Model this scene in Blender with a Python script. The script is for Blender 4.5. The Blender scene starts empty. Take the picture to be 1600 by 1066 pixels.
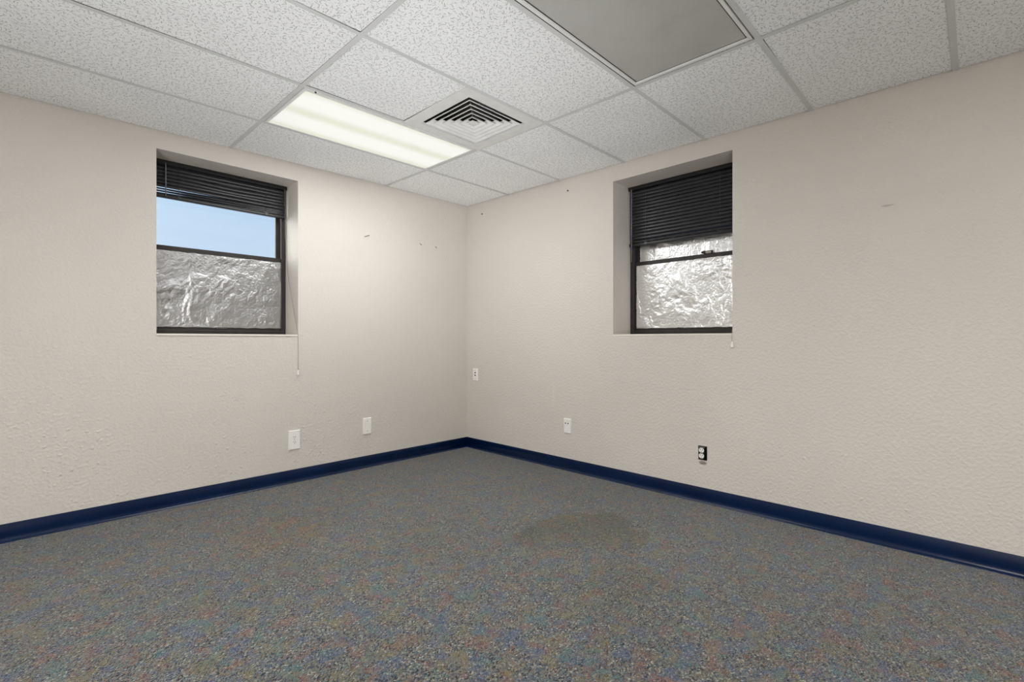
import bpy, bmesh, math, random
from mathutils import Vector, noise as mnoise

random.seed(7)
S = bpy.context.scene
COL = S.collection

# ------------------------------------------------------------------ place constants (metres)
# room corner at the origin; wall_left is the plane y = 0, wall_right the plane x = 0, the room lies at x < 0, y < 0
CAM = (-3.1832, -3.7355, 1.0812); YAW = 0.799; FPX = 752.85
XB, YB = -4.95, -5.75                      # far ends of the room behind the camera
TILE = 0.6096
S0, T0, ROT = 0.9303, 0.6020, -0.00185     # ceiling grid origin (distance from wall_right / wall_left)
ZC = (2.4274, -0.0003, -0.0096, -0.0031, -0.0002, 0.0001)   # the old suspended ceiling sags a little
REC_D = 0.24                               # depth of the window recesses
BASE_H = 0.0975


def zc(s, t):
    s = max(0.0, min(s, 3.3)); t = max(0.0, min(t, 3.9))
    return ZC[0] + ZC[1]*s + ZC[2]*t + ZC[3]*s*s + ZC[4]*t*t + ZC[5]*s*t


def gnode(i, j):
    a = i*2*TILE; b = j*TILE
    return S0 + a + ROT*b, T0 + b - ROT*a


def cpt(s, t, dz=0.0):
    return Vector((-s, -t, zc(s, t) + dz))


# ------------------------------------------------------------------ object helpers
def obj(name, bm, mat=None, parent=None, smooth=False, recalc=True):
    if recalc:
        bmesh.ops.recalc_face_normals(bm, faces=bm.faces[:])
    me = bpy.data.meshes.new(name)
    bm.to_mesh(me); bm.free()
    if smooth:
        for p in me.polygons:
            p.use_smooth = True
    mats = mat if isinstance(mat, (list, tuple)) else [mat]
    for m in mats:
        if m: me.materials.append(m)
    o = bpy.data.objects.new(name, me); COL.objects.link(o)
    if parent: o.parent = parent
    return o


def struct(o):
    o['kind'] = 'structure'; return o


def tag(o, label, cat, group=None):
    o['label'] = label; o['category'] = cat
    if group: o['group'] = group
    return o


def thing(name, label, cat, loc=(0, 0, 0), rotz=0.0, group=None):
    o = bpy.data.objects.new(name, None); COL.objects.link(o)
    o.empty_display_size = 0.05
    o.location = loc; o.rotation_euler = (0, 0, rotz)
    return tag(o, label, cat, group)


def box(bm, a, b, mi=0):
    x0, y0, z0 = a; x1, y1, z1 = b
    v = [bm.verts.new(p) for p in ((x0,y0,z0),(x1,y0,z0),(x1,y1,z0),(x0,y1,z0),(x0,y0,z1),(x1,y0,z1),(x1,y1,z1),(x0,y1,z1))]
    fs = []
    for q in ((0,3,2,1),(4,5,6,7),(0,1,5,4),(1,2,6,5),(2,3,7,6),(3,0,4,7)):
        f = bm.faces.new([v[i] for i in q]); f.material_index = mi; fs.append(f)
    return v, fs


def bevel_all(bm, w, seg=2):
    bmesh.ops.bevel(bm, geom=bm.edges[:] + bm.verts[:], offset=w, segments=seg, profile=0.5, affect='EDGES', clamp_overlap=True)


def bbox(a, b, w=0.002, seg=2):
    bm = bmesh.new(); box(bm, a, b); bevel_all(bm, w, seg); return bm


def quadbox(bm, c, dz, mi=0):
    """prism from a quad of Vectors c (ccw), extruded by dz in z"""
    lo = [bm.verts.new(p) for p in c]; hi = [bm.verts.new(p + Vector((0, 0, dz))) for p in c]
    fs = [bm.faces.new(lo[::-1]), bm.faces.new(hi)]
    for k in range(4):
        fs.append(bm.faces.new((lo[k], lo[(k+1) % 4], hi[(k+1) % 4], hi[k])))
    for f in fs: f.material_index = mi
    return lo, hi


def tube(bm, pts, r, n=8, caps=True):
    pts = [Vector(p) for p in pts]
    rings = []
    for k, p in enumerate(pts):
        d = (pts[min(k+1, len(pts)-1)] - pts[max(k-1, 0)]).normalized()
        up = Vector((0, 0, 1)) if abs(d.z) < 0.9 else Vector((1, 0, 0))
        u = d.cross(up).normalized(); w = d.cross(u).normalized()
        rr = r[k] if isinstance(r, (list, tuple)) else r
        rings.append([bm.verts.new(p + (u*math.cos(2*math.pi*i/n) + w*math.sin(2*math.pi*i/n))*rr) for i in range(n)])
    for a, b in zip(rings, rings[1:]):
        for i in range(n):
            bm.faces.new((a[i], a[(i+1) % n], b[(i+1) % n], b[i]))
    if caps:
        bm.faces.new(rings[0][::-1]); bm.faces.new(rings[-1])


def lathe(bm, prof, n=16, M=None):
    """prof: list of (radius, height) about z"""
    rings = []
    for r, z in prof:
        ring = []
        for i in range(n):
            p = Vector((max(r, 1e-5)*math.cos(2*math.pi*i/n), max(r, 1e-5)*math.sin(2*math.pi*i/n), z))
            ring.append(bm.verts.new(M @ p if M else p))
        rings.append(ring)
    for a, b in zip(rings, rings[1:]):
        for i in range(n):
            bm.faces.new((a[i], a[(i+1) % n], b[(i+1) % n], b[i]))
    bm.faces.new(rings[0][::-1]); bm.faces.new(rings[-1])


# ------------------------------------------------------------------ node helpers
def srgb(r, g, b):
    def c(v):
        v /= 255.0
        return v/12.92 if v <= 0.04045 else ((v + 0.055)/1.055)**2.4
    return (c(r), c(g), c(b), 1.0)


class NT:
    def __init__(self, name):
        self.m = bpy.data.materials.new(name); self.m.use_nodes = True
        self.t = self.m.node_tree; self.t.nodes.clear()
        self.out = self.t.nodes.new('ShaderNodeOutputMaterial')
        self.b = self.t.nodes.new('ShaderNodeBsdfPrincipled')
        self.t.links.new(self.b.outputs[0], self.out.inputs[0])

    def n(self, typ, **kw):
        nd = self.t.nodes.new(typ)
        for k, v in kw.items():
            if k.startswith('i_'):
                key = k[2:]; key = int(key) if key.isdigit() else key.replace('_', ' ')
                self.put(nd.inputs[key], v)
            else:
                setattr(nd, k, v)
        return nd

    def put(self, sock, v):
        if isinstance(v, bpy.types.NodeSocket): self.t.links.new(v, sock)
        else: sock.default_value = v

    def coord(self):
        return self.n('ShaderNodeTexCoord').outputs['Object']

    def math(self, op, a, b=None, c=None, clamp=False):
        nd = self.n('ShaderNodeMath', operation=op, use_clamp=clamp)
        self.put(nd.inputs[0], a)
        if b is not None: self.put(nd.inputs[1], b)
        if c is not None: self.put(nd.inputs[2], c)
        return nd.outputs[0]

    def vmath(self, op, a, b=None):
        nd = self.n('ShaderNodeVectorMath', operation=op)
        self.put(nd.inputs[0], a)
        if b is not None: self.put(nd.inputs[1], b)
        return nd

    def noise(self, co, scale, detail=2, rough=0.5, dist=0.0):
        nd = self.n('ShaderNodeTexNoise'); self.put(nd.inputs['Vector'], co)
        nd.inputs['Scale'].default_value = scale; nd.inputs['Detail'].default_value = detail
        nd.inputs['Roughness'].default_value = rough; nd.inputs['Distortion'].default_value = dist
        return nd

    def ramp(self, fac, lo, hi, a=0.0, b=1.0, smooth=True):
        nd = self.n('ShaderNodeMapRange', interpolation_type='SMOOTHSTEP' if smooth else 'LINEAR')
        self.put(nd.inputs['Value'], fac)
        for k, v in (('From Min', lo), ('From Max', hi), ('To Min', a), ('To Max', b)):
            self.put(nd.inputs[k], v)
        return nd.outputs[0]

    def mix(self, fac, a, b, mode='MIX'):
        nd = self.n('ShaderNodeMix', data_type='RGBA', blend_type=mode)
        self.put(nd.inputs[0], fac); self.put(nd.inputs[6], a); self.put(nd.inputs[7], b)
        return nd.outputs[2]

    def bump(self, h, strength, dist, prev=None):
        nd = self.n('ShaderNodeBump'); self.put(nd.inputs['Height'], h)
        nd.inputs['Strength'].default_value = strength; nd.inputs['Distance'].default_value = dist
        if prev: self.put(nd.inputs['Normal'], prev)
        return nd.outputs[0]

    def set(self, **kw):
        for k, v in kw.items():
            self.put(self.b.inputs[k.replace('_', ' ')], v)
        return self


def plain(name, col, rough=0.5, metal=0.0, mottle=0.06, scale=25.0, spec=0.5):
    t = NT(name); c = t.coord()
    nz = t.noise(c, scale, 3).outputs[0]
    k = t.ramp(nz, 0.3, 0.7, 1.0 - mottle, 1.0 + mottle)
    nd = t.n('ShaderNodeVectorMath', operation='SCALE'); t.put(nd.inputs[0], col[:3]); t.put(nd.inputs['Scale'], k)
    t.set(Base_Color=nd.outputs[0], Roughness=rough, Metallic=metal, Specular_IOR_Level=spec)
    return t.m


# ------------------------------------------------------------------ materials
def wall_material(name, col, scuffs=(), splats=()):
    t = NT(name); c = t.coord()
    fine = t.noise(c, 110, 2, 0.5).outputs[0]
    mid = t.ramp(t.noise(c, 62, 2, 0.5).outputs[0], 0.35, 0.70)
    wob = t.vmath('ADD', c, t.vmath('SCALE', t.noise(c, 45, 2).outputs[1]).outputs[0]).outputs[0]
    wob.node.inputs[1].links[0].from_node.inputs['Scale'].default_value = 0.012
    v = t.n('ShaderNodeTexVoronoi', feature='F1'); t.put(v.inputs['Vector'], wob); v.inputs['Scale'].default_value = 44
    sc = t.n('ShaderNodeSeparateColor'); t.put(sc.inputs[0], v.outputs['Color'])
    blob = t.math('MULTIPLY', t.ramp(v.outputs['Distance'], 0.05, 0.50, 1.0, 0.0), t.ramp(sc.outputs[0], 0.40, 0.85))
    sepz = t.n('ShaderNodeSeparateXYZ'); t.put(sepz.inputs[0], c)
    low = t.ramp(sepz.outputs[2], 0.1, 1.2, 1.0, 0.10)
    patch = t.ramp(t.noise(c, 1.7, 2).outputs[0], 0.42, 0.64, 0.08, 0.5)
    for p, rad in splats:                # rough patches where the texture was trowelled on thick
        d = t.vmath('DIVIDE', t.vmath('SUBTRACT', c, p).outputs[0], rad).outputs[0]
        ln = t.math('ADD', t.vmath('LENGTH', d).outputs['Value'], t.math('MULTIPLY', t.math('SUBTRACT', t.noise(c, 5, 3).outputs[0], 0.5), 1.1))
        patch = t.math('MAXIMUM', patch, t.ramp(ln, 0.55, 1.1, 0.7, 0.0))
    h = t.math('ADD', t.math('MULTIPLY', fine, 0.22), t.math('MULTIPLY', mid, 0.34))
    h = t.math('ADD', h, t.math('MULTIPLY', t.math('MULTIPLY', blob, patch), t.math('MULTIPLY', low, 1.5)))
    nrm = t.bump(h, 1.0, 0.0034)
    big = t.noise(c, 0.9, 2).outputs[0]
    k = t.ramp(big, 0.3, 0.7, 0.975, 1.02)
    nd = t.n('ShaderNodeVectorMath', operation='SCALE'); t.put(nd.inputs[0], col[:3]); t.put(nd.inputs['Scale'], k)
    colour = nd.outputs[0]
    for (p, r, tone, mn) in scuffs:      # old scrapes and stains with a place of their own
        d = t.vmath('SUBTRACT', c, p); e = t.vmath('DIVIDE', d.outputs[0], r)
        wob = t.vmath('ADD', e.outputs[0], t.vmath('SCALE', t.noise(c, 60, 2).outputs[1]).outputs[0])
        ln = t.vmath('LENGTH', e.outputs[0]).outputs['Value']
        ln = t.math('ADD', ln, t.math('MULTIPLY', t.math('SUBTRACT', t.noise(c, 180, 2).outputs[0], 0.5), 1.2))
        m = t.ramp(ln, 0.6, 1.1, mn, 0.0)
        colour = t.mix(m, colour, tone)
    t.set(Base_Color=colour, Roughness=0.62, Specular_IOR_Level=0.35, Normal=nrm)
    return t.m


def carpet_material():
    t = NT('carpet_loop_pile'); c = t.coord()
    v = t.n('ShaderNodeTexVoronoi', feature='F1', distance='EUCLIDEAN', voronoi_dimensions='2D')
    t.put(v.inputs['Vector'], c); v.inputs['Scale'].default_value = 185
    sep = t.n('ShaderNodeSeparateColor'); t.put(sep.inputs[0], v.outputs['Color'])
    rp = t.n('ShaderNodeValToRGB'); t.put(rp.inputs[0], sep.outputs[0])
    cr = rp.color_ramp; cr.interpolation = 'CONSTANT'
    pal = [(0.0, (24, 27, 38)), (0.17, (58, 64, 78)), (0.32, (88, 91, 92)), (0.50, (108, 109, 103)), (0.64, (82, 98, 100)),
           (0.73, (104, 80, 72)), (0.81, (110, 103, 74)), (0.89, (132, 132, 124)), (0.965, (158, 158, 148))]
    while len(cr.elements) > 1: cr.elements.remove(cr.elements[0])
    cr.elements[0].position = 0.0; cr.elements[0].color = srgb(*pal[0][1])
    for p, q in pal[1:]:
        e = cr.elements.new(p); e.color = srgb(*q)
    colour = rp.outputs[0]
    # loose hue drifts in the yarn: slate blue, rust, olive and teal clouds
    for seed, scale, lo, hi, tone, amt in ((3.1, 10, 0.48, 0.64, (66, 84, 116), 0.66), (9.7, 11, 0.51, 0.66, (126, 82, 62), 0.62),
                                            (17.3, 10, 0.50, 0.66, (112, 104, 62), 0.60), (29.9, 13, 0.52, 0.66, (64, 104, 102), 0.62)):
        cc = t.vmath('ADD', c, (seed, seed*1.7, 0)).outputs[0]
        m = t.ramp(t.noise(cc, scale, 3, 0.6).outputs[0], lo, hi, 0.0, amt)
        m = t.math('MULTIPLY', m, t.ramp(sep.outputs[1], 0.2, 0.7, 0.25, 1.0))
        colour = t.mix(m, colour, srgb(*tone))
    # stains: (centre, radii, tone, amount, edge softness)
    wob = t.noise(c, 5.5, 3, 0.6).outputs[0]
    for p, r, tone, amt, soft in (((-1.03, -2.16, 0), (0.43, 0.34, 1), (0.70, 0.65, 0.44, 1), 0.95, 0.16),
                                   ((-2.17, -0.93, 0), (0.34, 0.34, 1), (1.22, 0.96, 0.66, 1), 0.8, 0.6),
                                   ((-1.33, -2.62, 0), (0.34, 0.26, 1), (0.88, 0.82, 0.64, 1), 0.6, 0.7),
                                   ((-1.75, -1.55, 0), (0.55, 0.42, 1), (0.96, 0.93, 0.82, 1), 0.6, 0.8),
                                   ((-1.04, -3.63, 0), (0.05, 0.035, 1), (0.72, 0.60, 0.42, 1), 0.8, 0.5)):
        d = t.vmath('DIVIDE', t.vmath('SUBTRACT', c, p).outputs[0], r).outputs[0]
        d = t.vmath('MULTIPLY', d, (1, 1, 0)).outputs[0]
        ln = t.math('ADD', t.vmath('LENGTH', d).outputs['Value'], t.math('MULTIPLY', t.math('SUBTRACT', wob, 0.5), 0.9))
        m = t.ramp(ln, 1.0 - soft, 1.0, amt, 0.0)
        if soft < 0.2:      # the spill dried with one crisp edge, on the side of the corner, and thins out the other way
            far = t.vmath('DOT_PRODUCT', c, (0.7071, 0.7071, 0)).outputs['Value']
            m = t.math('MULTIPLY', m, t.ramp(far, -2.62, -2.12))
        colour = t.mix(m, colour, t.mix(1.0, colour, tone, 'MULTIPLY'))
    big = t.ramp(t.noise(c, 1.3, 2).outputs[0], 0.3, 0.7, 0.76, 0.87)
    nd = t.n('ShaderNodeVectorMath', operation='SCALE'); t.put(nd.inputs[0], colour); t.put(nd.inputs['Scale'], big)
    hgt = t.ramp(v.outputs['Distance'], 0.0, 0.7, 1.0, 0.0)
    t.set(Base_Color=nd.outputs[0], Roughness=0.95, Specular_IOR_Level=0.15, Sheen_Weight=0.28, Sheen_Roughness=0.35,
          Normal=t.bump(hgt, 0.6, 0.003))
    return t.m


def tile_material():
    t = NT('fissured_ceiling_tile'); c = t.coord()
    total = None
    for cell, L, W, amt, off in ((0.023, 0.0072, 0.0013, 0.66, 0.0), (0.019, 0.0040, 0.0011, 0.58, 3.7), (0.013, 0.0013, 0.0011, 0.5, 8.1)):
        sc = 1.0/cell
        p = t.vmath('ADD', t.vmath('SCALE', c).outputs[0], (off, off*1.3, 0))
        p.inputs[0].links[0].from_node.inputs['Scale'].default_value = sc
        pv = p.outputs[0]
        pv = t.vmath('MULTIPLY', pv, (1, 1, 0)).outputs[0]
        v = t.n('ShaderNodeTexVoronoi', feature='F1', voronoi_dimensions='2D'); t.put(v.inputs['Vector'], pv)
        v.inputs['Scale'].default_value = 1.0; v.inputs['Randomness'].default_value = 1.0
        sep = t.n('ShaderNodeSeparateColor'); t.put(sep.inputs[0], v.outputs['Color'])
        d = t.vmath('SUBTRACT', pv, v.outputs['Position']).outputs[0]
        rot = t.n('ShaderNodeVectorRotate', rotation_type='Z_AXIS'); t.put(rot.inputs['Vector'], d)
        t.put(rot.inputs['Angle'], t.math('MULTIPLY', sep.outputs[0], math.tau))
        s2 = t.n('ShaderNodeSeparateXYZ'); t.put(s2.inputs[0], rot.outputs[0])
        ax = t.math('ABSOLUTE', s2.outputs[0])
        curve = t.math('MULTIPLY', t.math('MULTIPLY', s2.outputs[0], s2.outputs[0]), t.math('SUBTRACT', sep.outputs[1], 0.5))
        ay = t.math('ABSOLUTE', t.math('ADD', s2.outputs[1], t.math('MULTIPLY', curve, 1.6)))
        Lr = t.math('MULTIPLY', t.math('ADD', 0.45, sep.outputs[2]), L/cell)
        m = t.math('MULTIPLY', t.ramp(t.math('SUBTRACT', ax, Lr), -0.03, 0.03, 1, 0), t.ramp(ay, 0.6*W/cell, 1.3*W/cell, 1, 0))
        m = t.math('MULTIPLY', m, amt)
        total = m if total is None else t.math('MAXIMUM', total, m)
    base = t.mix(t.ramp(t.noise(c, 2.3, 3).outputs[0], 0.3, 0.7), srgb(242, 243, 244), srgb(247, 248, 249))
    colour = t.mix(total, base, srgb(110, 109, 107))
    t.set(Base_Color=colour, Roughness=0.9, Specular_IOR_Level=0.2, Normal=t.bump(t.math('SUBTRACT', 1.0, total), 0.6, 0.002))
    return t.m


def foil_material(name, rough, col):
    t = NT(name); c = t.coord()
    n1 = t.noise(c, 46, 3, 0.62, 1.2).outputs[0]
    v = t.n('ShaderNodeTexVoronoi', feature='DISTANCE_TO_EDGE'); t.put(v.inputs['Vector'], c); v.inputs['Scale'].default_value = 38
    h = t.math('ADD', n1, t.math('MULTIPLY', t.ramp(v.outputs['Distance'], 0, 0.25), 0.35))
    t.set(Base_Color=col, Metallic=1.0, Roughness=rough, Normal=t.bump(h, 0.40, 0.004))
    return t.m


def lens_material(name, strength, tone):
    t = NT(name); c = t.coord()
    col = t.mix(t.ramp(t.noise(c, 3.0, 3).outputs[0], 0.35, 0.7), tone[0], tone[1])
    dots = t.ramp(t.noise(c, 55, 1).outputs[0], 0.72, 0.78)
    dirt = t.ramp(t.noise(c, 5.5, 4, 0.65).outputs[0], 0.52, 0.75, 0.0, 0.55)
    prism = t.n('ShaderNodeTexChecker'); t.put(prism.inputs['Vector'], c); prism.inputs['Scale'].default_value = 220
    t.set(Base_Color=t.mix(t.math('MAXIMUM', t.math('MULTIPLY', dots, 0.5), dirt), col, tone[2]), Roughness=0.45, Specular_IOR_Level=0.3,
          Normal=t.bump(prism.outputs[1], 0.2, 0.001))
    if strength > 0:
        s = t.n('ShaderNodeSeparateXYZ'); t.put(s.inputs[0], c)
        # the two tubes behind the lens: brighter along their lines, yellowed between and at the ends
        band = t.ramp(t.math('ABSOLUTE', t.math('SUBTRACT', t.math('ABSOLUTE', s.outputs[1]), 0.14)), 0.03, 0.17, 1.0, 0.90)
        t.set(Emission_Color=t.mix(t.ramp(band, 0.92, 0.99), tone[3], srgb(252, 252, 246)), Emission_Strength=t.math('MULTIPLY', band, strength))
    return t.m


def glass_material():
    t = NT('window_glass'); t.t.nodes.remove(t.b)
    tr = t.n('ShaderNodeBsdfTransparent'); tr.inputs[0].default_value = (0.94, 0.96, 0.97, 1)
    gl = t.n('ShaderNodeBsdfGlossy'); gl.inputs['Roughness'].default_value = 0.03
    fr = t.n('ShaderNodeFresnel'); fr.inputs['IOR'].default_value = 1.45
    mx = t.n('ShaderNodeMixShader')
    t.put(mx.inputs[0], t.math('MULTIPLY', fr.outputs[0], 0.8)); t.put(mx.inputs[1], tr.outputs[0]); t.put(mx.inputs[2], gl.outputs[0])
    t.t.links.new(mx.outputs[0], t.out.inputs[0])
    return t.m


WALLC = srgb(207, 202, 194)
M = {}
M['wall_l'] = wall_material('textured_wall_paint', WALLC, (), (((-2.95, 0, 0.45), (0.22, 1, 0.26)),))
M['wall_r'] = wall_material('textured_wall_paint_scuffed', WALLC, (
    ((0.0, -3.385, 1.785), (0.05, 0.030, 0.006), srgb(158, 150, 140), 0.6),
    ((0.0, -1.115, 0.775), (0.05, 0.050, 0.007), srgb(206, 198, 188), 0.7),
    ((0.0, -2.41, 0.262), (0.05, 0.030, 0.014), srgb(120, 112, 104), 0.9),
    ((0.0, -1.13, 0.60), (0.05, 0.010, 0.11), srgb(222, 217, 209), 0.3)),
    (((0, -3.10, 0.28), (1, 0.85, 0.26)), ((0, -2.62, 0.40), (1, 0.30, 0.26))))
M['carpet'] = carpet_material()
M['tile'] = tile_material()
M['grid'] = plain('grid_white_paint', srgb(208, 209, 209), 0.5, 0, 0.03, 8)
M['slab'] = plain('dark_void_above_ceiling', srgb(40, 39, 38), 0.9)
M['base'] = plain('navy_rubber_cove', srgb(2, 26, 60), 0.22, 0, 0.12, 6, 0.35)
M['bronze'] = plain('dark_bronze_aluminium', srgb(52, 49, 48), 0.42, 0.3, 0.08, 14)
M['black'] = plain('black_enamel_slat', srgb(38, 38, 41), 0.27, 0, 0.06, 20)
M['head'] = plain('black_head_rail', srgb(22, 22, 25), 0.35, 0, 0.06, 20)
M['foil_l'] = foil_material('crumpled_foil_shaded_tone', 0.36, srgb(186, 186, 187))  # same foil as the other window, its shade put into a darker colour
M['foil_r'] = foil_material('crumpled_foil_lit_tone', 0.30, srgb(246, 246, 247))  # same foil, the light falling on it put into a paler colour
M['glass'] = glass_material()
M['plate'] = plain('white_plastic_plate', srgb(236, 234, 229), 0.38, 0, 0.02, 30)
M['recept'] = plain('white_receptacle', srgb(236, 234, 228), 0.35, 0, 0.02, 30)
M['slot'] = plain('dark_slot', srgb(46, 43, 40), 0.7)
M['boxm'] = plain('black_outlet_box', srgb(24, 22, 20), 0.6, 0.2, 0.2, 60)
M['steel'] = plain('dull_steel', srgb(150, 146, 138), 0.4, 0.9, 0.1, 60)
M['nail'] = plain('dark_nail', srgb(70, 64, 58), 0.5, 0.6, 0.1, 200)
M['cord'] = plain('off_white_cord', srgb(150, 146, 137), 0.8, 0, 0.05, 200)
M['wand'] = plain('smoky_plastic_wand', srgb(122, 122, 128), 0.25, 0, 0.04, 60)
M['sill'] = plain('painted_sill', srgb(226, 220, 210), 0.5, 0, 0.03, 12)
M['fixture'] = plain('white_enamel_fixture', srgb(228, 228, 226), 0.4, 0, 0.03, 10)
M['vent'] = plain('white_enamel_diffuser', srgb(222, 222, 220), 0.42, 0, 0.04, 12)
M['housing'] = plain('fixture_housing', srgb(60, 60, 60), 0.7)
LAMP = 0.765
M['lens_lit'] = lens_material('lit_fixture_lens', LAMP, (srgb(120, 119, 115), srgb(116, 115, 110), srgb(92, 90, 78), srgb(240, 241, 222)))
M['lens_off'] = lens_material('unlit_fixture_lens', 0, (srgb(186, 185, 181), srgb(181, 180, 175), srgb(168, 167, 161), srgb(200, 200, 190)))
M['render'] = plain('exterior_render', srgb(190, 182, 170), 0.9)

# ------------------------------------------------------------------ walls with real openings
# window openings as (near corner distance, far distance, z0, z1) along each wall; the outlet box hole on wall_right
WL = (1.687, 2.568, 1.108, 2.293)
WR = (1.7178, 2.600, 1.110, 2.292)
OB = (2.3785, 2.4386, 0.2782, 0.3741)
WALL_H, WALL_T = 2.62, 0.34


def wall_with_holes(name, mat, length, holes, place):
    """place(u, d, z) -> world point; u along the wall from the corner, d depth behind the inner face"""
    bm = bmesh.new()
    us = sorted({-WALL_T if False else 0.0, length, *[h[0] for h in holes], *[h[1] for h in holes]})
    zs = sorted({0.0, WALL_H, *[h[2] for h in holes], *[h[3] for h in holes]})
    cache = {}
    def V(u, d, z):
        k = (round(u, 5), round(d, 5), round(z, 5))
        if k not in cache: cache[k] = bm.verts.new(place(u, d, z))
        return cache[k]
    def inside(u, z, depth):
        for h in holes:
            if h[0] < u < h[1] and h[2] < z < h[3] and h[4] >= depth: return True
        return False
    for d in (0.0, WALL_T):
        for a, b in zip(us, us[1:]):
            for p, q in zip(zs, zs[1:]):
                if inside((a+b)/2, (p+q)/2, d): continue
                bm.faces.new((V(a, d, p), V(b, d, p), V(b, d, q), V(a, d, q)))
    for h in holes:
        u0, u1, z0, z1, dep = h
        uu = [u for u in us if u0 <= u <= u1]; zz = [z for z in zs if z0 <= z <= z1]
        for a, b in zip(uu, uu[1:]):
            for z in (z0, z1): bm.faces.new((V(a, 0, z), V(b, 0, z), V(b, dep, z), V(a, dep, z)))
        for p, q in zip(zz, zz[1:]):
            for u in (u0, u1): bm.faces.new((V(u, 0, p), V(u, 0, q), V(u, dep, q), V(u, dep, p)))
        if dep < WALL_T:
            for a, b in zip(uu, uu[1:]):
                for p, q in zip(zz, zz[1:]): bm.faces.new((V(a, dep, p), V(b, dep, p), V(b, dep, q), V(a, dep, q)))
    for a, b in zip(us, us[1:]):
        for z in (0.0, WALL_H): bm.faces.new((V(a, 0, z), V(b, 0, z), V(b, WALL_T, z), V(a, WALL_T, z)))
    for p, q in zip(zs, zs[1:]):
        for u in (0.0, length): bm.faces.new((V(u, 0, p), V(u, 0, q), V(u, WALL_T, q), V(u, WALL_T, p)))
    return struct(obj(name, bm, mat))


PL = lambda u, d, z: Vector((-u, d, z))        # wall_left: u runs to -x, depth to +y
PR = lambda u, d, z: Vector((d, -u, z))        # wall_right: u runs to -y, depth to +x
wall_with_holes('wall_left', M['wall_l'], -XB, [WL + (WALL_T,)], PL)
wall_with_holes('wall_right', M['wall_r'], -YB, [WR + (WALL_T,), OB + (0.062,)], PR)
bm = bmesh.new(); box(bm, (XB - 0.12, YB - 0.12, 0), (0, YB, WALL_H)); struct(obj('wall_back', bm, M['wall_l']))
bm = bmesh.new(); box(bm, (XB - 0.12, YB, 0), (XB, 0, WALL_H)); struct(obj('wall_front', bm, M['wall_l']))
bm = bmesh.new(); box(bm, (0, 0, 0), (WALL_T, WALL_T, WALL_H)); struct(obj('wall_corner', bm, M['render']))
bm = bmesh.new(); box(bm, (XB - 0.12, YB - 0.12, -0.06), (WALL_T, WALL_T, 0)); struct(obj('floor', bm, M['carpet']))


# ------------------------------------------------------------------ cove baseboards
def baseboard(name, length, place, cut=0.0):
    prof = [(0.0, BASE_H), (0.0018, BASE_H), (0.0032, BASE_H - 0.002), (0.0034, 0.032), (0.0042, 0.022), (0.0070, 0.0125), (0.0125, 0.0062), (0.019, 0.0030), (0.020, 0.0), (0.0, 0.0)]
    bm = bmesh.new(); rows = []
    for u0 in (0.0, length):
        rows.append([bm.verts.new(place(u0 + (d if (u0 == 0 and cut) else 0), -d, z)) for d, z in prof])
    for k in range(len(prof)):
        a, b = k, (k+1) % len(prof)
        bm.faces.new((rows[0][a], rows[0][b], rows[1][b], rows[1][a]))
    bm.faces.new(rows[0]); bm.faces.new(rows[1][::-1])
    o = struct(obj(name, bm, M['base'], smooth=True))
    md = o.modifiers.new('es', 'EDGE_SPLIT'); md.split_angle = math.radians(50)
    return o


baseboard('baseboard_left', -XB, PL, 1)
baseboard('baseboard_right', -YB, PR, 1)
baseboard('baseboard_back', -XB, lambda u, d, z: Vector((-u, YB - d, z)))
baseboard('baseboard_front', -YB, lambda u, d, z: Vector((XB - d, -u, z)))

# ------------------------------------------------------------------ suspended ceiling: tiles and grid
FL = 0.012                                # half of the T-bar face
light_cells = {(0, 0): 'lit', (0, 3): 'off', (0, 6): 'lit', (2, 6): 'lit', (2, 3): 'lit'}  # lit cells other than the first hold added fill fixtures, out of view
NI = range(-1, 4); NJ = range(-1, 9)


def cell_quad(i, j, inset, far=None):
    """corner (s, t) of a grid cell clipped to the room"""
    def cl(s, t): return (min(max(s, 0.007), -XB - 0.007), min(max(t, 0.007), -YB - 0.007))
    a, b, c, d = gnode(i, j), gnode(i+1, j), gnode(i+1, j+1), gnode(i, j+1)
    if far:                               # (toward wall_right, away from it, toward wall_left, away from it)
        e, g, k, m = far
        return [cl(a[0]+e, a[1]+k), cl(b[0]-g, b[1]+k), cl(c[0]-g, c[1]-m), cl(d[0]+e, d[1]-m)]
    return [cl(a[0]+inset, a[1]+inset), cl(b[0]-inset, b[1]+inset), cl(c[0]-inset, c[1]-inset), cl(d[0]+inset, d[1]-inset)]


bm = bmesh.new()
rng = random.Random(21)
VENT_T = (T0 + TILE, T0 + 2*TILE)
for i in NI:
    for j in NJ:
        if (i, j) in light_cells: continue
        q = cell_quad(i, j, 0.003)
        if abs(q[0][0] - q[1][0]) < 0.02 or abs(q[0][1] - q[3][1]) < 0.02: continue
        if (i, j) == (0, 1):              # the vent panel takes the corner-side half of this cell
            m = S0 + 0.6096
            q[0] = (m + 0.001, q[0][1]); q[3] = (m + 0.001, q[3][1])
        q = [(a + sa*rng.uniform(0, 0.0105), b + sb*rng.uniform(0, 0.0105)) for (a, b), (sa, sb) in zip(q, ((1, 1), (-1, 1), (-1, -1), (1, -1)))]
        tl = [0.0015 + rng.random()*0.0045 for _ in range(4)]
        pts = [cpt(s, t, dz) for (s, t), dz in zip(q, tl)]
        quadbox(bm, pts, 0.014, 0)
box(bm, (XB - 0.12, YB - 0.12, WALL_H), (WALL_T, WALL_T, WALL_H + 0.12), 1)
ceil = struct(obj('ceiling', bm, [M['tile'], M['slab']]))

bm = bmesh.new()


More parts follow.
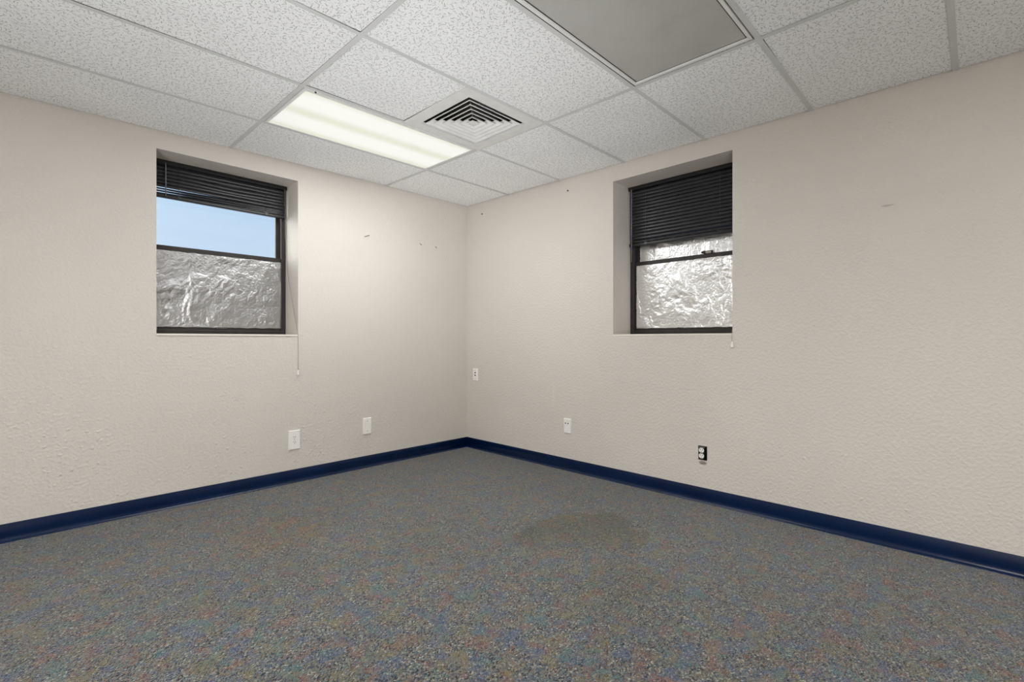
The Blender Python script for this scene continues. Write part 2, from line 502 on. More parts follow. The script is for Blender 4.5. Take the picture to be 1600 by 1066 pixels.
def bar(p, q, w, z0=-0.0006, h=0.0012, web=True):
    """T-bar from (s,t) p to q following the sag"""
    n = 6; ds, dt = q[0]-p[0], q[1]-p[1]; L = math.hypot(ds, dt); us, ut = -dt/L*w, ds/L*w
    prev = None
    for k in range(n+1):
        f = k/n; s, t = p[0]+ds*f, p[1]+dt*f
        ring = [cpt(s-us, t-ut, z0), cpt(s+us, t+ut, z0), cpt(s+us, t+ut, z0+h), cpt(s-us, t-ut, z0+h)]
        ring = [bm.verts.new(v) for v in ring]
        if prev:
            for e in range(4): bm.faces.new((prev[e], prev[(e+1) % 4], ring[(e+1) % 4], ring[e]))
        else: bm.faces.new(ring[::-1])
        prev = ring
    bm.faces.new(prev)


def seg(p, q):
    lo, hi = (0.001, 0.001), (-XB - 0.001, -YB - 0.001)
    f0, f1 = 0.0, 1.0
    for k in (0, 1):
        d = q[k] - p[k]
        if abs(d) < 1e-9: continue
        a, b = (lo[k]-p[k])/d, (hi[k]-p[k])/d
        f0 = max(f0, min(a, b)); f1 = min(f1, max(a, b))
    return tuple(p[k]+(q[k]-p[k])*f0 for k in (0, 1)), tuple(p[k]+(q[k]-p[k])*f1 for k in (0, 1))


for i in range(0, 4): bar(*seg(gnode(i, -1), gnode(i, 9)), FL)
for j in range(0, 9):
    for i in NI:
        a, b = gnode(i, j), gnode(i+1, j)
        if b[0] < 0.01 or a[0] > -XB: continue
        a = (a[0]+FL, a[1]); b = (b[0]-FL, b[1])
        bar(*seg(a, b), FL, -0.0002, 0.0010)
grid = obj('ceiling_grid', bm, M['grid'], ceil)

# wall angle carrying the tile edges: only its thin edge shows below the tiles
bm = bmesh.new()
for (p, q) in (((0.0015, 0.0), (0.0015, -YB)), ((0.0, 0.0015), (-XB, 0.0015))):
    bar(p, q, 0.0014, 0.018, 0.003)
obj('wall_angle', bm, M['grid'], ceil)


# ------------------------------------------------------------------ ceiling light fixtures
def frame_ring(q_out, q_in, z0, z1):
    bm = bmesh.new()
    lo_o = [bm.verts.new(cpt(s, t, z0)) for s, t in q_out]; lo_i = [bm.verts.new(cpt(s, t, z0)) for s, t in q_in]
    hi_o = [bm.verts.new(cpt(s, t, z1)) for s, t in q_out]; hi_i = [bm.verts.new(cpt(s, t, z1)) for s, t in q_in]
    for k in range(4):
        n = (k+1) % 4
        bm.faces.new((lo_o[k], lo_o[n], lo_i[n], lo_i[k])); bm.faces.new((hi_o[k], hi_i[k], hi_i[n], hi_o[n]))
        bm.faces.new((lo_o[k], hi_o[k], hi_o[n], lo_o[n])); bm.faces.new((lo_i[k], lo_i[n], hi_i[n], hi_i[k]))
    return bm


def localise(o, root):
    """express a mesh built in world space relative to its root Empty"""
    inv = root.matrix_basis.inverted()
    o.data.transform(inv)
    return o


def ceiling_light(i, j, state, label, power):
    c = cell_quad(i, j, 0.0)
    cx = sum(p[0] for p in c)/4; cy = sum(p[1] for p in c)/4
    root = thing('ceiling_light', label, 'ceiling light', cpt(cx, cy))
    root.matrix_basis  # location is set
    def parts(name, b, m):
        o = obj(name, b, m, root); return localise(o, root)
    gap = 0.0185 if state == 'off' else 0.0160
    lens = (0.040, 0.040, 0.040, 0.040) if state == 'off' else (0.032, 0.034, 0.0235, 0.044)
    rim = tuple(v - (0.0075 if state == 'off' else 0.001) for v in lens)
    parts('frame', frame_ring(cell_quad(i, j, gap), cell_quad(i, j, 0, rim), -0.0008, 0.008), M['fixture'])
    b = bmesh.new()
    quadbox(b, [cpt(s, t, 0.006 if state == 'off' else 0.0015) for s, t in cell_quad(i, j, 0, lens)], 0.003)
    parts('lens', b, M['lens_off'] if state == 'off' else M['lens_lit'])
    b = bmesh.new()
    quadbox(b, [cpt(s, t, 0.016) for s, t in cell_quad(i, j, 0.010)], 0.09)
    parts('housing', b, M['housing'])
    if state == 'lit':
        b = bmesh.new()
        p = cpt(c[2][0] - 0.075, c[2][1] - 0.0185, -0.0008)
        lathe(b, [(0.0055, 0.0), (0.0055, -0.004), (0.003, -0.006)], 12)
        for v in b.verts: v.co += p
        parts('latch', b, M['slot'])
        ld = bpy.data.lights.new('fluorescent_tubes', 'AREA'); ld.shape = 'RECTANGLE'
        ld.size = 1.14; ld.size_y = 0.53; ld.energy = power; ld.color = (1.0, 1.0, 1.0)
        lo = bpy.data.objects.new('fluorescent_tubes', ld); COL.objects.link(lo); lo.parent = root; lo.location = (0, 0, -0.004)
    return root


POW = {(0, 0): 19, (0, 6): 6, (2, 6): 102, (2, 3): 42}  # fixtures behind the viewpoint are added to brighten the room
ceiling_light(0, 0, 'lit', 'lit rectangular fluorescent ceiling light with yellowed lens beside the square air vent', POW[(0, 0)])
ceiling_light(0, 3, 'off', 'unlit rectangular ceiling light with dusty grey lens, at the top of the view', 0)
ceiling_light(0, 6, 'lit', 'added fill ceiling light, unseen, behind the viewpoint near the wall with the outlet box', POW[(0, 6)])
ceiling_light(2, 3, 'lit', 'added fill ceiling light, unseen, behind the viewpoint over the open middle of the room', POW[(2, 3)])
ceiling_light(2, 6, 'lit', 'added fill ceiling light, unseen, behind the viewpoint in the far back of the room', POW[(2, 6)])


# ------------------------------------------------------------------ ceiling vent (square diffuser)
def vent():
    s0, t0 = S0 + 0.3045, T0 + 1.5*TILE
    root = thing('ceiling_vent', 'white square ceiling air vent with nested louvers in a flat panel', 'air vent', cpt(s0, t0))
    cs, ct = 1.235 - s0, 1.507 - t0           # the louvers sit a little off the panel's middle
    sq = lambda r, ox=0.0, oy=0.0: [(-r-ox, -r-oy), (r-ox, -r-oy), (r-ox, r-oy), (-r-ox, r-oy)]
    R = 0.229
    # panel with a square opening
    b = bmesh.new(); H = 0.3035
    zo, zi = -0.0012, -0.0035
    oo = [b.verts.new((x, y, zo)) for x, y in sq(H)]
    mm = [b.verts.new((x, y, zi)) for x, y in sq(R + 0.030, cs, ct)]
    ii = [b.verts.new((x, y, zi)) for x, y in sq(R, cs, ct)]
    uu = [b.verts.new((x, y, 0.014)) for x, y in sq(R, cs, ct)]
    ou = [b.verts.new((x, y, 0.006)) for x, y in sq(H)]
    for k in range(4):
        n = (k+1) % 4
        b.faces.new((oo[k], oo[n], mm[n], mm[k])); b.faces.new((mm[k], mm[n], ii[n], ii[k]))
        b.faces.new((ii[k], ii[n], uu[n], uu[k])); b.faces.new((oo[k], ou[k], ou[n], oo[n])); b.faces.new((ou[k], uu[k], uu[n], ou[n]))
    obj('panel', b, M['vent'], root)
    rings = [0.200, 0.164, 0.128, 0.092, 0.056]
    for r in rings:                           # each louver: a sloped square ring with a rolled lower lip
        b = bmesh.new()
        prof = [(r - 0.026, 0.024), (r - 0.0035, 0.0005), (r - 0.001, -0.0025), (r + 0.0070, -0.0030), (r + 0.0070, -0.0018), (r - 0.0002, -0.0010), (r - 0.0022, 0.0018), (r - 0.0248, 0.0252)]
        rows = [[b.verts.new((x, y, z)) for x, y in sq(a, cs, ct)] for a, z in prof]
        for p in range(len(prof)):
            A, B = rows[p], rows[(p+1) % len(prof)]
            for k in range(4):
                n = (k+1) % 4; b.faces.new((A[k], A[n], B[n], B[k]))
        obj('louver', b, M['vent'], root)
    b = bmesh.new()                           # centre boss
    lo = [b.verts.new((x, y, -0.001)) for x, y in sq(0.030, cs, ct)]; pk = b.verts.new((-cs, -ct, -0.006))
    hi = [b.verts.new((x, y, 0.012)) for x, y in sq(0.012, cs, ct)]
    for k in range(4):
        n = (k+1) % 4; b.faces.new((lo[k], lo[n], pk)); b.faces.new((lo[k], hi[k], hi[n], lo[n]))
    b.faces.new(hi)
    obj('centre_boss', b, M['vent'], root)
    for dx, dy in ((1, 1), (-1, -1)):         # struts holding the rings
        b = bmesh.new(); tube(b, [(-cs + dx*0.03, -ct + dy*0.03, 0.016), (-cs + dx*0.222, -ct + dy*0.222, 0.016)], 0.003, 6)
        obj('strut', b, M['steel'], root)
    b = bmesh.new()                           # dark throat above
    lo = [b.verts.new((x, y, 0.014)) for x, y in sq(R + 0.001, cs, ct)]; hi = [b.verts.new((x, y, 0.12)) for x, y in sq(R + 0.001, cs, ct)]
    for k in range(4):
        n = (k+1) % 4; b.faces.new((lo[k], lo[n], hi[n], hi[k]))
    b.faces.new(hi)
    obj('duct_throat', b, M['boxm'], root)


vent()


# ------------------------------------------------------------------ windows
def slab(place, u0, u1, d0, d1, z0, z1, w=0.0018, bm=None):
    b = bmesh.new()
    a, c = place(u0, d0, z0), place(u1, d1, z1)
    box(b, [min(a[k], c[k]) for k in range(3)], [max(a[k], c[k]) for k in range(3)])
    if w: bevel_all(b, w, 2)
    if bm is not None:
        me = bpy.data.meshes.new('tmp'); b.to_mesh(me); b.free(); bm.from_mesh(me); bpy.data.meshes.remove(me); return bm
    return b


def window(n, place, W, zm0, zm1, D, sill_lip):
    u0, u1, z0, z1 = W
    zb = z0 + 0.012
    f = bmesh.new(); fw, fw2 = 0.034, 0.020
    slab(place, u0, u0 + fw, D, D + 0.085, zb, z1, bm=f); slab(place, u1 - fw2, u1, D, D + 0.085, zb, z1, bm=f)
    slab(place, u0 + fw, u1 - fw, D, D + 0.085, zb, zb + 0.030, bm=f); slab(place, u0 + fw, u1 - fw, D, D + 0.085, z1 - fw, z1, bm=f)
    # thin raised bead along the bottom of the frame
    slab(place, u0 + fw, u1 - fw, D - 0.004, D + 0.004, zb + 0.020, zb + 0.026, 0.001, bm=f)
    win = struct(obj('window_%d' % n, f, M['bronze']))
    a, b = u0 + fw - 0.004, u1 - fw2 + 0.004
    sw, sb = 0.030, 0.026
    # lower sash, nearer the room
    s = bmesh.new(); dl = D + 0.016
    slab(place, a, a + sw, dl, dl + 0.026, zb + 0.026, zm1, bm=s); slab(place, b - sb, b, dl, dl + 0.026, zb + 0.026, zm1, bm=s)
    slab(place, a + sw, b - sw, dl, dl + 0.026, zb + 0.026, zb + 0.026 + 0.028, bm=s); slab(place, a + sw - 0.002, b - sw + 0.002, dl - 0.004, dl + 0.026, zm0, zm1, bm=s)
    lo = obj('lower_sash', s, M['bronze'], win)
    obj('glass_pane', slab(place, a + sw - 0.006, b - sw + 0.006, dl + 0.012, dl + 0.016, zb + 0.05, zm0 + 0.004, 0), M['glass'], lo)
    # upper sash, set further out
    s = bmesh.new(); du = D + 0.048
    slab(place, a, a + sw, du, du + 0.026, zm0, z1 - fw, bm=s); slab(place, b - sb, b, du, du + 0.026, zm0, z1 - fw, bm=s)
    slab(place, a + sw, b - sw, du, du + 0.026, z1 - fw - 0.03, z1 - fw, bm=s); slab(place, a + sw, b - sw, du, du + 0.026, zm0 + 0.002, zm1 - 0.004, bm=s)
    up = obj('upper_sash', s, M['bronze'], win)
    obj('glass_pane', slab(place, a + sw - 0.006, b - sw + 0.006, du + 0.012, du + 0.016, zm1 - 0.01, z1 - fw - 0.02, 0), M['glass'], up)
    # finger latch on the bottom rail
    m = (u0 + u1)/2 + 0.01
    obj('sash_lift', slab(place, m - 0.036, m + 0.036, D + 0.002, D + 0.018, zb + 0.027, zb + 0.046, 0.003), M['head'], win)
    # sill board
    obj('window_sill', slab(place, u0, u1, -sill_lip, D + 0.04, z0 - 0.0005, z0 + 0.0125, 0.002), M['sill'], win)
    return win, dl, du


ZML, ZMR = (1.690, 1.726), (1.664, 1.699)
win_l, dlL, duL = window(1, PL, WL, ZML[0], ZML[1], REC_D, 0.006)
win_r, dlR, duR = window(2, PR, WR, ZMR[0], ZMR[1], REC_D + 0.012, 0.003)
# cam latch on the meeting rail of the second window
b = bmesh.new()
pts = []
for k in range(9):
    an = math.pi*k/8
    pts.append((2.352 - 0.030 - 0.030*math.sin(an)*1.0, 1.708 + 0.011*math.cos(an)))
ring0 = [b.verts.new(PR(u, dlR - 0.020, z)) for u, z in pts]; ring1 = [b.verts.new(PR(u, dlR - 0.004, z)) for u, z in pts]
b.faces.new(ring0); b.faces.new(ring1[::-1])
for k in range(len(pts)):
    n = (k+1) % len(pts); b.faces.new((ring0[k], ring0[n], ring1[n], ring1[k]))
lat = obj('sash_latch', b, M['head'], win_r)
obj('latch_plate', slab(PR, 2.322, 2.362, dlR - 0.016, dlR - 0.002, 1.697, 1.719, 0.002), M['steel'], lat)
obj('latch_stop', slab(PR, 2.362, 2.376, dlR - 0.016, dlR - 0.002, 1.697, 1.717, 0.002), M['head'], lat)


# ------------------------------------------------------------------ foil over the panes
def tri(x):
    x = x - math.floor(x); return abs(x*2 - 1)*2 - 1


def foil(name, label, place, u0, u1, z0, z1, d, mat, seed, amp, ragged, mainlines, top=None):
    rg = random.Random(seed)
    nu = int((u1-u0)/0.0033); nz = int((z1-z0)/0.0033)
    def waveset(n, f0, f1):
        w = []
        for k in range(n):
            an = rg.uniform(0, math.pi); fr = rg.uniform(f0, f1); w.append((math.cos(an), math.sin(an), fr, rg.random(), 1.0/fr))
        return w
    coarse, fine = waveset(7, 2.2, 6.5), waveset(9, 9.0, 26.0)
    tc = sum(w[4] for w in coarse); tf = sum(w[4] for w in fine)
    def height(x, y):
        wx = 0.16*mnoise.noise((x*3.5+seed, y*3.5, 1.0)) + 0.05*mnoise.noise((x*11+seed, y*11, 4.0))
        wy = 0.16*mnoise.noise((x*3.5, y*3.5+seed, 7.0)) + 0.05*mnoise.noise((x*11, y*11+seed, 9.0))
        h = sum(a*tri(((x+wx)*cx + (y+wy)*sy)*fr + ph) for cx, sy, fr, ph, a in coarse)/tc*1.5
        vx, vy = x + wx*0.5 + 0.012*mnoise.noise((x*30, y*30, 2.0)), y + wy*0.5 + 0.012*mnoise.noise((x*30, y*30, 6.0))
        act = max(0.34, 0.62 + 1.1*mnoise.noise((x*5+seed*2, y*5, 3.3)))
        h += sum(a*tri((vx*cx + vy*sy)*fr + ph) for cx, sy, fr, ph, a in fine)/tf*0.8*act
        h += 0.07*act*abs(mnoise.noise((x*60, y*60, seed)))
        return h*amp
    bm = bmesh.new(); rows = []
    for r in range(nz+1):
        row = []
        for c in range(nu+1):
            fu, fz = c/nu, r/nz
            e0 = ragged*mnoise.noise((r*0.05*3, seed, 0.0)) + 0.4*ragged*mnoise.noise((r*0.3, seed, 2.0)); e1 = ragged*mnoise.noise((r*0.05*3, seed, 5.0)) + 0.4*ragged*mnoise.noise((r*0.3, seed, 8.0))
            b0 = ragged*mnoise.noise((c*0.06, seed, 11.0)) + 0.4*ragged*mnoise.noise((c*0.3, seed, 12.0)); b1 = (top or ragged)*(mnoise.noise((c*0.07, seed, 15.0)) + 0.5*mnoise.noise((c*0.35, seed, 17.0)))
            u = (u0+e0)*(1-fu) + (u1+e1)*fu; z = (z0+b0)*(1-fz) + (z1+b1)*fz
            edge = min(fu*nu, (1-fu)*nu, fz*nz, (1-fz)*nz); k = min(1.0, 0.35 + edge/8.0)
            row.append(bm.verts.new(place(u, d - 0.004 - max(-0.003, height(u, z)*k), z)))
        rows.append(row)
    for a, b in zip(rows, rows[1:]):
        for c in range(nu): bm.faces.new((a[c], a[c+1], b[c+1], b[c]))
    o = obj(name, bm, mat, smooth=True)
    md = o.modifiers.new('thickness', 'SOLIDIFY'); md.thickness = 0.0006; md.offset = 0
    return tag(o, label, 'foil')


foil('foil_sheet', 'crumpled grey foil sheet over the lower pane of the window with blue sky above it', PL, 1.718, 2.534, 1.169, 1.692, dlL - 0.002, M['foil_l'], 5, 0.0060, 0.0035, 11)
foil('foil_sheet', 'large bright crumpled foil sheet over the lower pane of the window beside the bare wall', PR, 1.767, 2.572, 1.170, 1.668, dlR - 0.002, M['foil_r'], 12, 0.0065, 0.004, 11)
foil('foil_sheet', 'narrow strip of bright crinkled foil showing between black blind and sash rail', PR, 1.782, 2.560, 1.699, 1.905, duR - 0.004, M['foil_r'], 31, 0.0060, 0.003, 12, top=0.010)


# ------------------------------------------------------------------ mini blinds
def slat_mesh(place, u0, u1, d, z, width, tilt_fn, zfn, n=36, m=6):
    bm = bmesh.new(); rows = []
    for k in range(n+1):
        f = k/n; u = u0 + (u1-u0)*f; a = tilt_fn(f)
        row = []
        for q in range(m+1):
            x = (q/m - 0.5)*width; crown = 0.0046*(1 - (2*q/m-1)**2)
            # x across the slat, crown to the room side; a = 90 deg means vertical
            dd = -x*math.cos(a) - crown*math.sin(a); zz = -x*math.sin(a) + crown*math.cos(a)
            row.append(bm.verts.new(place(u, d + dd, z + zfn(f) + zz)))
        rows.append(row)
    for a, b in zip(rows, rows[1:]):
        for q in range(m): bm.faces.new((a[q], a[q+1], b[q+1], b[q]))
    return bm


def blind(label, place, W, D, zbot, slats, wand_u, wand_len, cord_u, cord_pts, skew, tassel_at):
    u0, u1, z0, z1 = W
    a, b = u0 + 0.012, u1 - 0.012
    dc = D - 0.026
    org = place((u0+u1)/2, dc, z1)
    root = thing('window_blind', label, 'blind', org)
    def part(nm, bmh, m, par=None, smooth=False):
        o = obj(nm, bmh, m, None, smooth); o.data.transform(root.matrix_basis.inverted()); o.parent = par or root
        return o
    part('head_rail', slab(place, a - 0.006, b + 0.006, dc - 0.016, dc + 0.016, z1 - 0.030, z1 - 0.002, 0.002), M['head'])
    for z, tf, zf in slats:
        o = part('slat', slat_mesh(place, a + 0.006, b - 0.006, dc, z, 0.0325, tf, zf), M['black'], smooth=True)
        md = o.modifiers.new('thickness', 'SOLIDIFY'); md.thickness = 0.0004; md.offset = 0
    def rz(u): return zbot + skew*(u - a)/(b - a)
    bmh = bmesh.new()
    n = 1
    c = [place(a + 0.004, dc - 0.014, 0), place(b - 0.004, dc - 0.014, 0)]
    vs = []
    for u in (a + 0.004, b - 0.004):
        zz = rz(u)
        prof = ((-0.014, 0.006), (-0.012, 0.001), (-0.006, 0.0), (0.006, 0.0), (0.012, 0.001), (0.014, 0.006), (0.014, 0.020), (0.010, 0.026), (-0.010, 0.026), (-0.014, 0.020))
        vs.append([bmh.verts.new(place(u, dc + d, zz + h)) for d, h in prof])
    for k in range(len(vs[0])):
        q = (k+1) % len(vs[0]); bmh.faces.new((vs[0][k], vs[0][q], vs[1][q], vs[1][k]))
    bmh.faces.new(vs[0][::-1]); bmh.faces.new(vs[1])
    rail = part('bottom_rail', bmh, M['head'])
    for f in (0.17, 0.83):
        u = a + (b-a)*f
        part('cord_clip', slab(place, u - 0.011, u + 0.011, dc - 0.0165, dc + 0.014, rz(u) + 0.003, rz(u) + 0.027, 0.002), M['black'], rail)
        bmh = bmesh.new(); tube(bmh, [place(u, dc - 0.0165, z1 - 0.028), place(u, dc - 0.0165, rz(u) + 0.02)], 0.0011, 6)
        part('ladder_cord', bmh, M['head'])
    bmh = bmesh.new(); tube(bmh, [place(wand_u, dc - 0.021, z1 - 0.022), place(wand_u, dc - 0.022, z1 - 0.030), place(wand_u, dc - 0.023, z1 - wand_len)], [0.002, 0.0034, 0.0034], 8)
    part('tilt_wand', bmh, M['wand'], smooth=True)
    bmh = bmesh.new(); tube(bmh, [place(*p) for p in cord_pts], 0.0013, 6)
    cord = part('pull_cord', bmh, M['cord'], smooth=True)
    bmh = bmesh.new()
    p = place(*tassel_at)
    lathe(bmh, [(0.0025, 0.0), (0.004, -0.003), (0.0048, -0.010), (0.0080, -0.034), (0.0076, -0.038), (0.003, -0.039)], 14)
    for v in bmh.verts: v.co += p
    part('tassel', bmh, M['plate'], cord, smooth=True)
    return root


R = math.radians
closed = lambda f: R(74)
# window with sky: hanging slats, the lowest three twisted so that sky shows between them at one end
SL = []
for k in range(6):
    sag = 0.007 if k in (2, 3) else 0.0
    SL.append((2.246 - 0.0245*k, (lambda f, k=k: R(76 + 2*math.sin(k*2.1))), (lambda f, s=sag: -s*math.exp(-((f-0.45)/0.22)**2))))
for k in range(3):
    SL.append((2.100 - 0.012*k, (lambda f, k=k: R(72 - 40*min(1, max(0, (f-0.15)/0.8)))), (lambda f, k=k: -0.002*f - 0.004*k*f)))
blind('half raised black mini blind above the pane of blue sky', PL, WL, REC_D, 2.034, SL, 2.485, 0.245, 1.72,
      [(1.712, REC_D - 0.045, 2.266), (1.708, REC_D - 0.048, 1.9), (1.700, 0.165, 1.60), (1.6945, 0.06, 1.30), (1.6905, -0.009, 1.124), (1.6905, -0.011, 1.10), (1.6905, -0.010, 0.848)],
      0.004, (1.6905, -0.0105, 0.850))
SR = []
for k in range(16):
    SR.append((2.246 - 0.0258*k, (lambda f, k=k: R(76 + 2*math.sin(k*1.7))), (lambda f: 0.0)))
SR[-1] = (SR[-1][0], (lambda f: R(60)), (lambda f: 0.0))
blind('black mini blind lowered halfway over the bright foil in the window beside the bare wall', PR, WR, REC_D + 0.012, 1.815, SR, 1.757, 0.60, 2.57,
      [(2.572, 0.205, 2.262), (2.574, 0.20, 1.9), (2.583, 0.15, 1.55), (2.594, 0.06, 1.25), (2.598, -0.006, 1.126), (2.598, -0.008, 1.10), (2.601, -0.0085, 1.068)],
      0.0, (2.601, -0.0085, 1.070))


# ------------------------------------------------------------------ plates and outlets on the walls
def plate_bm(place, u, z0, z1, w, th=0.0095):
    """a cover plate with chamfered rim"""
    bm = bmesh.new()
    prof = [(0.0, 0.0), (0.0, th*0.35), (0.004, th)]
    rows = []
    for ins, d in prof:
        rows.append([bm.verts.new(place(a, -d, b)) for a, b in ((u-w/2+ins, z0+ins), (u+w/2-ins, z0+ins), (u+w/2-ins, z1-ins), (u-w/2+ins, z1-ins))])
    for a, b in zip(rows, rows[1:]):
        for k in range(4):
            n = (k+1) % 4; bm.faces.new((a[k], a[n], b[n], b[k]))
    bm.faces.new(rows[-1]); bm.faces.new(rows[0][::-1])
    return bm


def disc(place, u, z, d0, d1, r, n=14, sq=1.0):
    bm = bmesh.new()
    a = [bm.verts.new(place(u + r*math.cos(2*math.pi*k/n), d0, z + sq*r*math.sin(2*math.pi*k/n))) for k in range(n)]
    b = [bm.verts.new(place(u + r*0.9*math.cos(2*math.pi*k/n), d1, z + sq*0.9*r*math.sin(2*math.pi*k/n))) for k in range(n)]
    for k in range(n): bm.faces.new((a[k], a[(k+1) % n], b[(k+1) % n], b[k]))
    bm.faces.new(b); bm.faces.new(a[::-1])
    return bm


def rooted(name, label, cat, place, u, z, group=None):
    root = thing(name, label, cat, place(u, 0, z), 0, group)
    inv = root.matrix_basis.inverted()
    def part(nm, b, m, par=None, lab=None):
        o = obj(nm, b, m, None); o.data.transform(inv); o.parent = par or root
        if lab: o['label'] = lab
        return o
    return root, part


def receptacle(part, place, u, z, d, par, k=1.0):
    """one socket face of a duplex receptacle at depth d (towards the room is negative)"""
    bm = bmesh.new(); r = 0.0172*k
    pts = []
    for q in range(24):
        an = 2*math.pi*q/24
        pts.append((r*math.cos(an), max(-0.0143*k, min(0.0143*k, r*math.sin(an)))))
    a = [bm.verts.new(place(u + x, d + 0.004, z + y)) for x, y in pts]; b = [bm.verts.new(place(u + x, d - 0.001, z + y)) for x, y in pts]
    for q in range(24): bm.faces.new((a[q], a[(q+1) % 24], b[(q+1) % 24], b[q]))
    bm.faces.new(b); bm.faces.new(a[::-1])
    soc = part('socket', bm, M['recept'], par)
    for su in (-1, 1):
        part('slot', slab(place, u + su*0.0066*k - 0.0014*k, u + su*0.0066*k + 0.0014*k, d - 0.0014, d + 0.001, z + 0.0005*k, z + 0.0092*k, 0), M['slot'], soc)
    part('ground_hole', disc(place, u, z - 0.0072*k, d + 0.001, d - 0.0014, 0.0027*k), M['slot'], soc)


# duplex outlet on the window-with-sky wall
root, part = rooted('wall_outlet', 'white duplex outlet in an oversized cover plate below the window with blue sky', 'outlet', PL, 1.7161, 0.321)
pl = part('cover_plate', plate_bm(PL, 1.7161, 0.248, 0.394, 0.088), M['plate'])
receptacle(part, PL, 1.7161, 0.3405, -0.0092, root, 1.0); receptacle(part, PL, 1.7161, 0.3015, -0.0092, root, 1.0)
part('screw', disc(PL, 1.7161, 0.321, -0.006, -0.0105, 0.0032), M['steel'], pl)
# blank plate
root, part = rooted('wall_plate', 'blank white cover plate with two screws, nearer the corner than the duplex outlet', 'wall plate', PL, 1.111, 0.349)
pl = part('cover_plate', plate_bm(PL, 1.111, 0.280, 0.418, 0.078), M['plate'])
for z in (0.391, 0.307): part('screw', disc(PL, 1.111, z, -0.006, -0.0105, 0.0036), M['steel'], pl)
# small plate close to the corner
root, part = rooted('wall_plate', 'small white wall plate with two dark jack openings, highest plate, close to the corner', 'wall plate', PR, 0.1335, 0.734)
pl = part('cover_plate', plate_bm(PR, 0.1335, 0.6736, 0.7945, 0.070), M['plate'])
for z in (0.753, 0.728): part('jack', slab(PR, 0.126, 0.146, -0.0102, -0.005, z - 0.006, z + 0.006, 0.001), M['slot'], pl)
for z in (0.778, 0.690): part('screw', disc(PR, 0.1335, z, -0.006, -0.0102, 0.0030), M['steel'], pl)
# plate with two round jacks
root, part = rooted('wall_plate', 'white wall plate with two small round holes side by side near its top', 'wall plate', PR, 1.2815, 0.368)
pl = part('cover_plate', plate_bm(PR, 1.2815, 0.307, 0.429, 0.073), M['plate'])
for u in (1.266, 1.293): part('jack', disc(PR, u, 0.3895, -0.006, -0.0102, 0.0065), M['slot'], pl)
for z in (0.410, 0.322): part('screw', disc(PR, 1.2815, z, -0.006, -0.0102, 0.0028), M['steel'], pl)
# outlet with its cover missing, in an open dark box
root, part = rooted('wall_outlet', 'uncovered white duplex outlet sitting in an open black wall box', 'outlet', PR, 2.4086, 0.326)
b = bmesh.new(); e = 0.0025
slab(PR, OB[0]+e, OB[0]+e+0.003, -0.001, 0.055, OB[2]+e, OB[3]-e, 0, bm=b); slab(PR, OB[1]-e-0.003, OB[1]-e, -0.001, 0.055, OB[2]+e, OB[3]-e, 0, bm=b)
slab(PR, OB[0]+e, OB[1]-e, -0.001, 0.055, OB[2]+e, OB[2]+e+0.003, 0, bm=b); slab(PR, OB[0]+e, OB[1]-e, -0.001, 0.055, OB[3]-e-0.003, OB[3]-e, 0, bm=b)
slab(PR, OB[0]+e, OB[1]-e, 0.052, 0.055, OB[2]+e, OB[3]-e, 0, bm=b)
part('outlet_box', b, M['boxm'], None, 'open black metal box')
b = bmesh.new()
uc = 2.4010
slab(PR, uc - 0.010, uc + 0.010, -0.001, 0.001, OB[2]+0.006, OB[3]-0.006, 0.0005, bm=b)
slab(PR, uc - 0.024, uc + 0.024, -0.0015, 0.0005, OB[3]-0.012, OB[3]-0.006, 0.0005, bm=b)
part('yoke', b, M['steel'], None, 'bare metal mounting strap')
part('body', slab(PR, uc - 0.0155, uc + 0.0155, 0.0, 0.030, 0.290, 0.362, 0.002), M['slot'])
receptacle(part, PR, uc, 0.3445, -0.003, root, 1.0); receptacle(part, PR, uc, 0.3075, -0.003, root, 1.0)
part('screw', disc(PR, uc, 0.326, 0.0, -0.004, 0.003), M['steel'])


# ------------------------------------------------------------------ nails left in the walls
def nail(label, place, u, z, du, dz, L=0.02, r=0.0022):
    b = bmesh.new()
    tube(b, [place(u - du*0.3, 0.008, z - dz*0.3), place(u, -0.002, z), place(u + du, -L, z + dz)], r, 8)
    tube(b, [place(u + du, -L, z + dz), place(u + du*1.08, -L - 0.002, z + dz*1.08)], r*1.9, 10)
    o = obj('nail', b, M['nail'], smooth=False)
    tag(o, label, 'nail')


nail('bent nail slanting from the wall just right of the window with blue sky', PL, 1.1304, 1.954, -0.030, 0.012, 0.014)
nail('first of the two small nails side by side, farther from the corner', PL, 0.5724, 1.975, 0.0, -0.014, 0.02)
nail('second of the two small nails side by side, nearer the corner', PL, 0.3966, 1.970, 0.0, -0.014, 0.02)
nail('short dark nail high in the corner just under the ceiling', PR, 0.235, 2.3137, 0.0, -0.002, 0.010, 0.003)
nail('short dark nail under the ceiling between the corner and the recessed blind', PR, 1.2882, 2.3153, 0.0, -0.002, 0.010, 0.003)

# ------------------------------------------------------------------ added unseen fill lights, bounced off the ceiling from behind the viewpoint
for at, aim, size, watts, spread in (((-4.4, -3.4, 0.35), (-2.6, -1.6, 2.43), 1.0, 11.5, 80), ((-3.6, -4.2, 0.30), (-0.8, -0.8, 2.43), 0.8, 5.5, 45), ((-3.4, -4.9, 0.30), (-0.9, -3.0, 2.43), 1.0, 3.2, 75)):
    bl = bpy.data.lights.new('added_bounce_fill', 'AREA'); bl.shape = 'SQUARE'; bl.size = size; bl.energy = watts; bl.color = (0.99, 1.0, 1.02)
    bl.spread = math.radians(spread)
    bo = bpy.data.objects.new('added_bounce_fill', bl); COL.objects.link(bo)
    bo.location = at; bo.rotation_euler = (Vector(aim) - bo.location).to_track_quat('-Z', 'Y').to_euler()

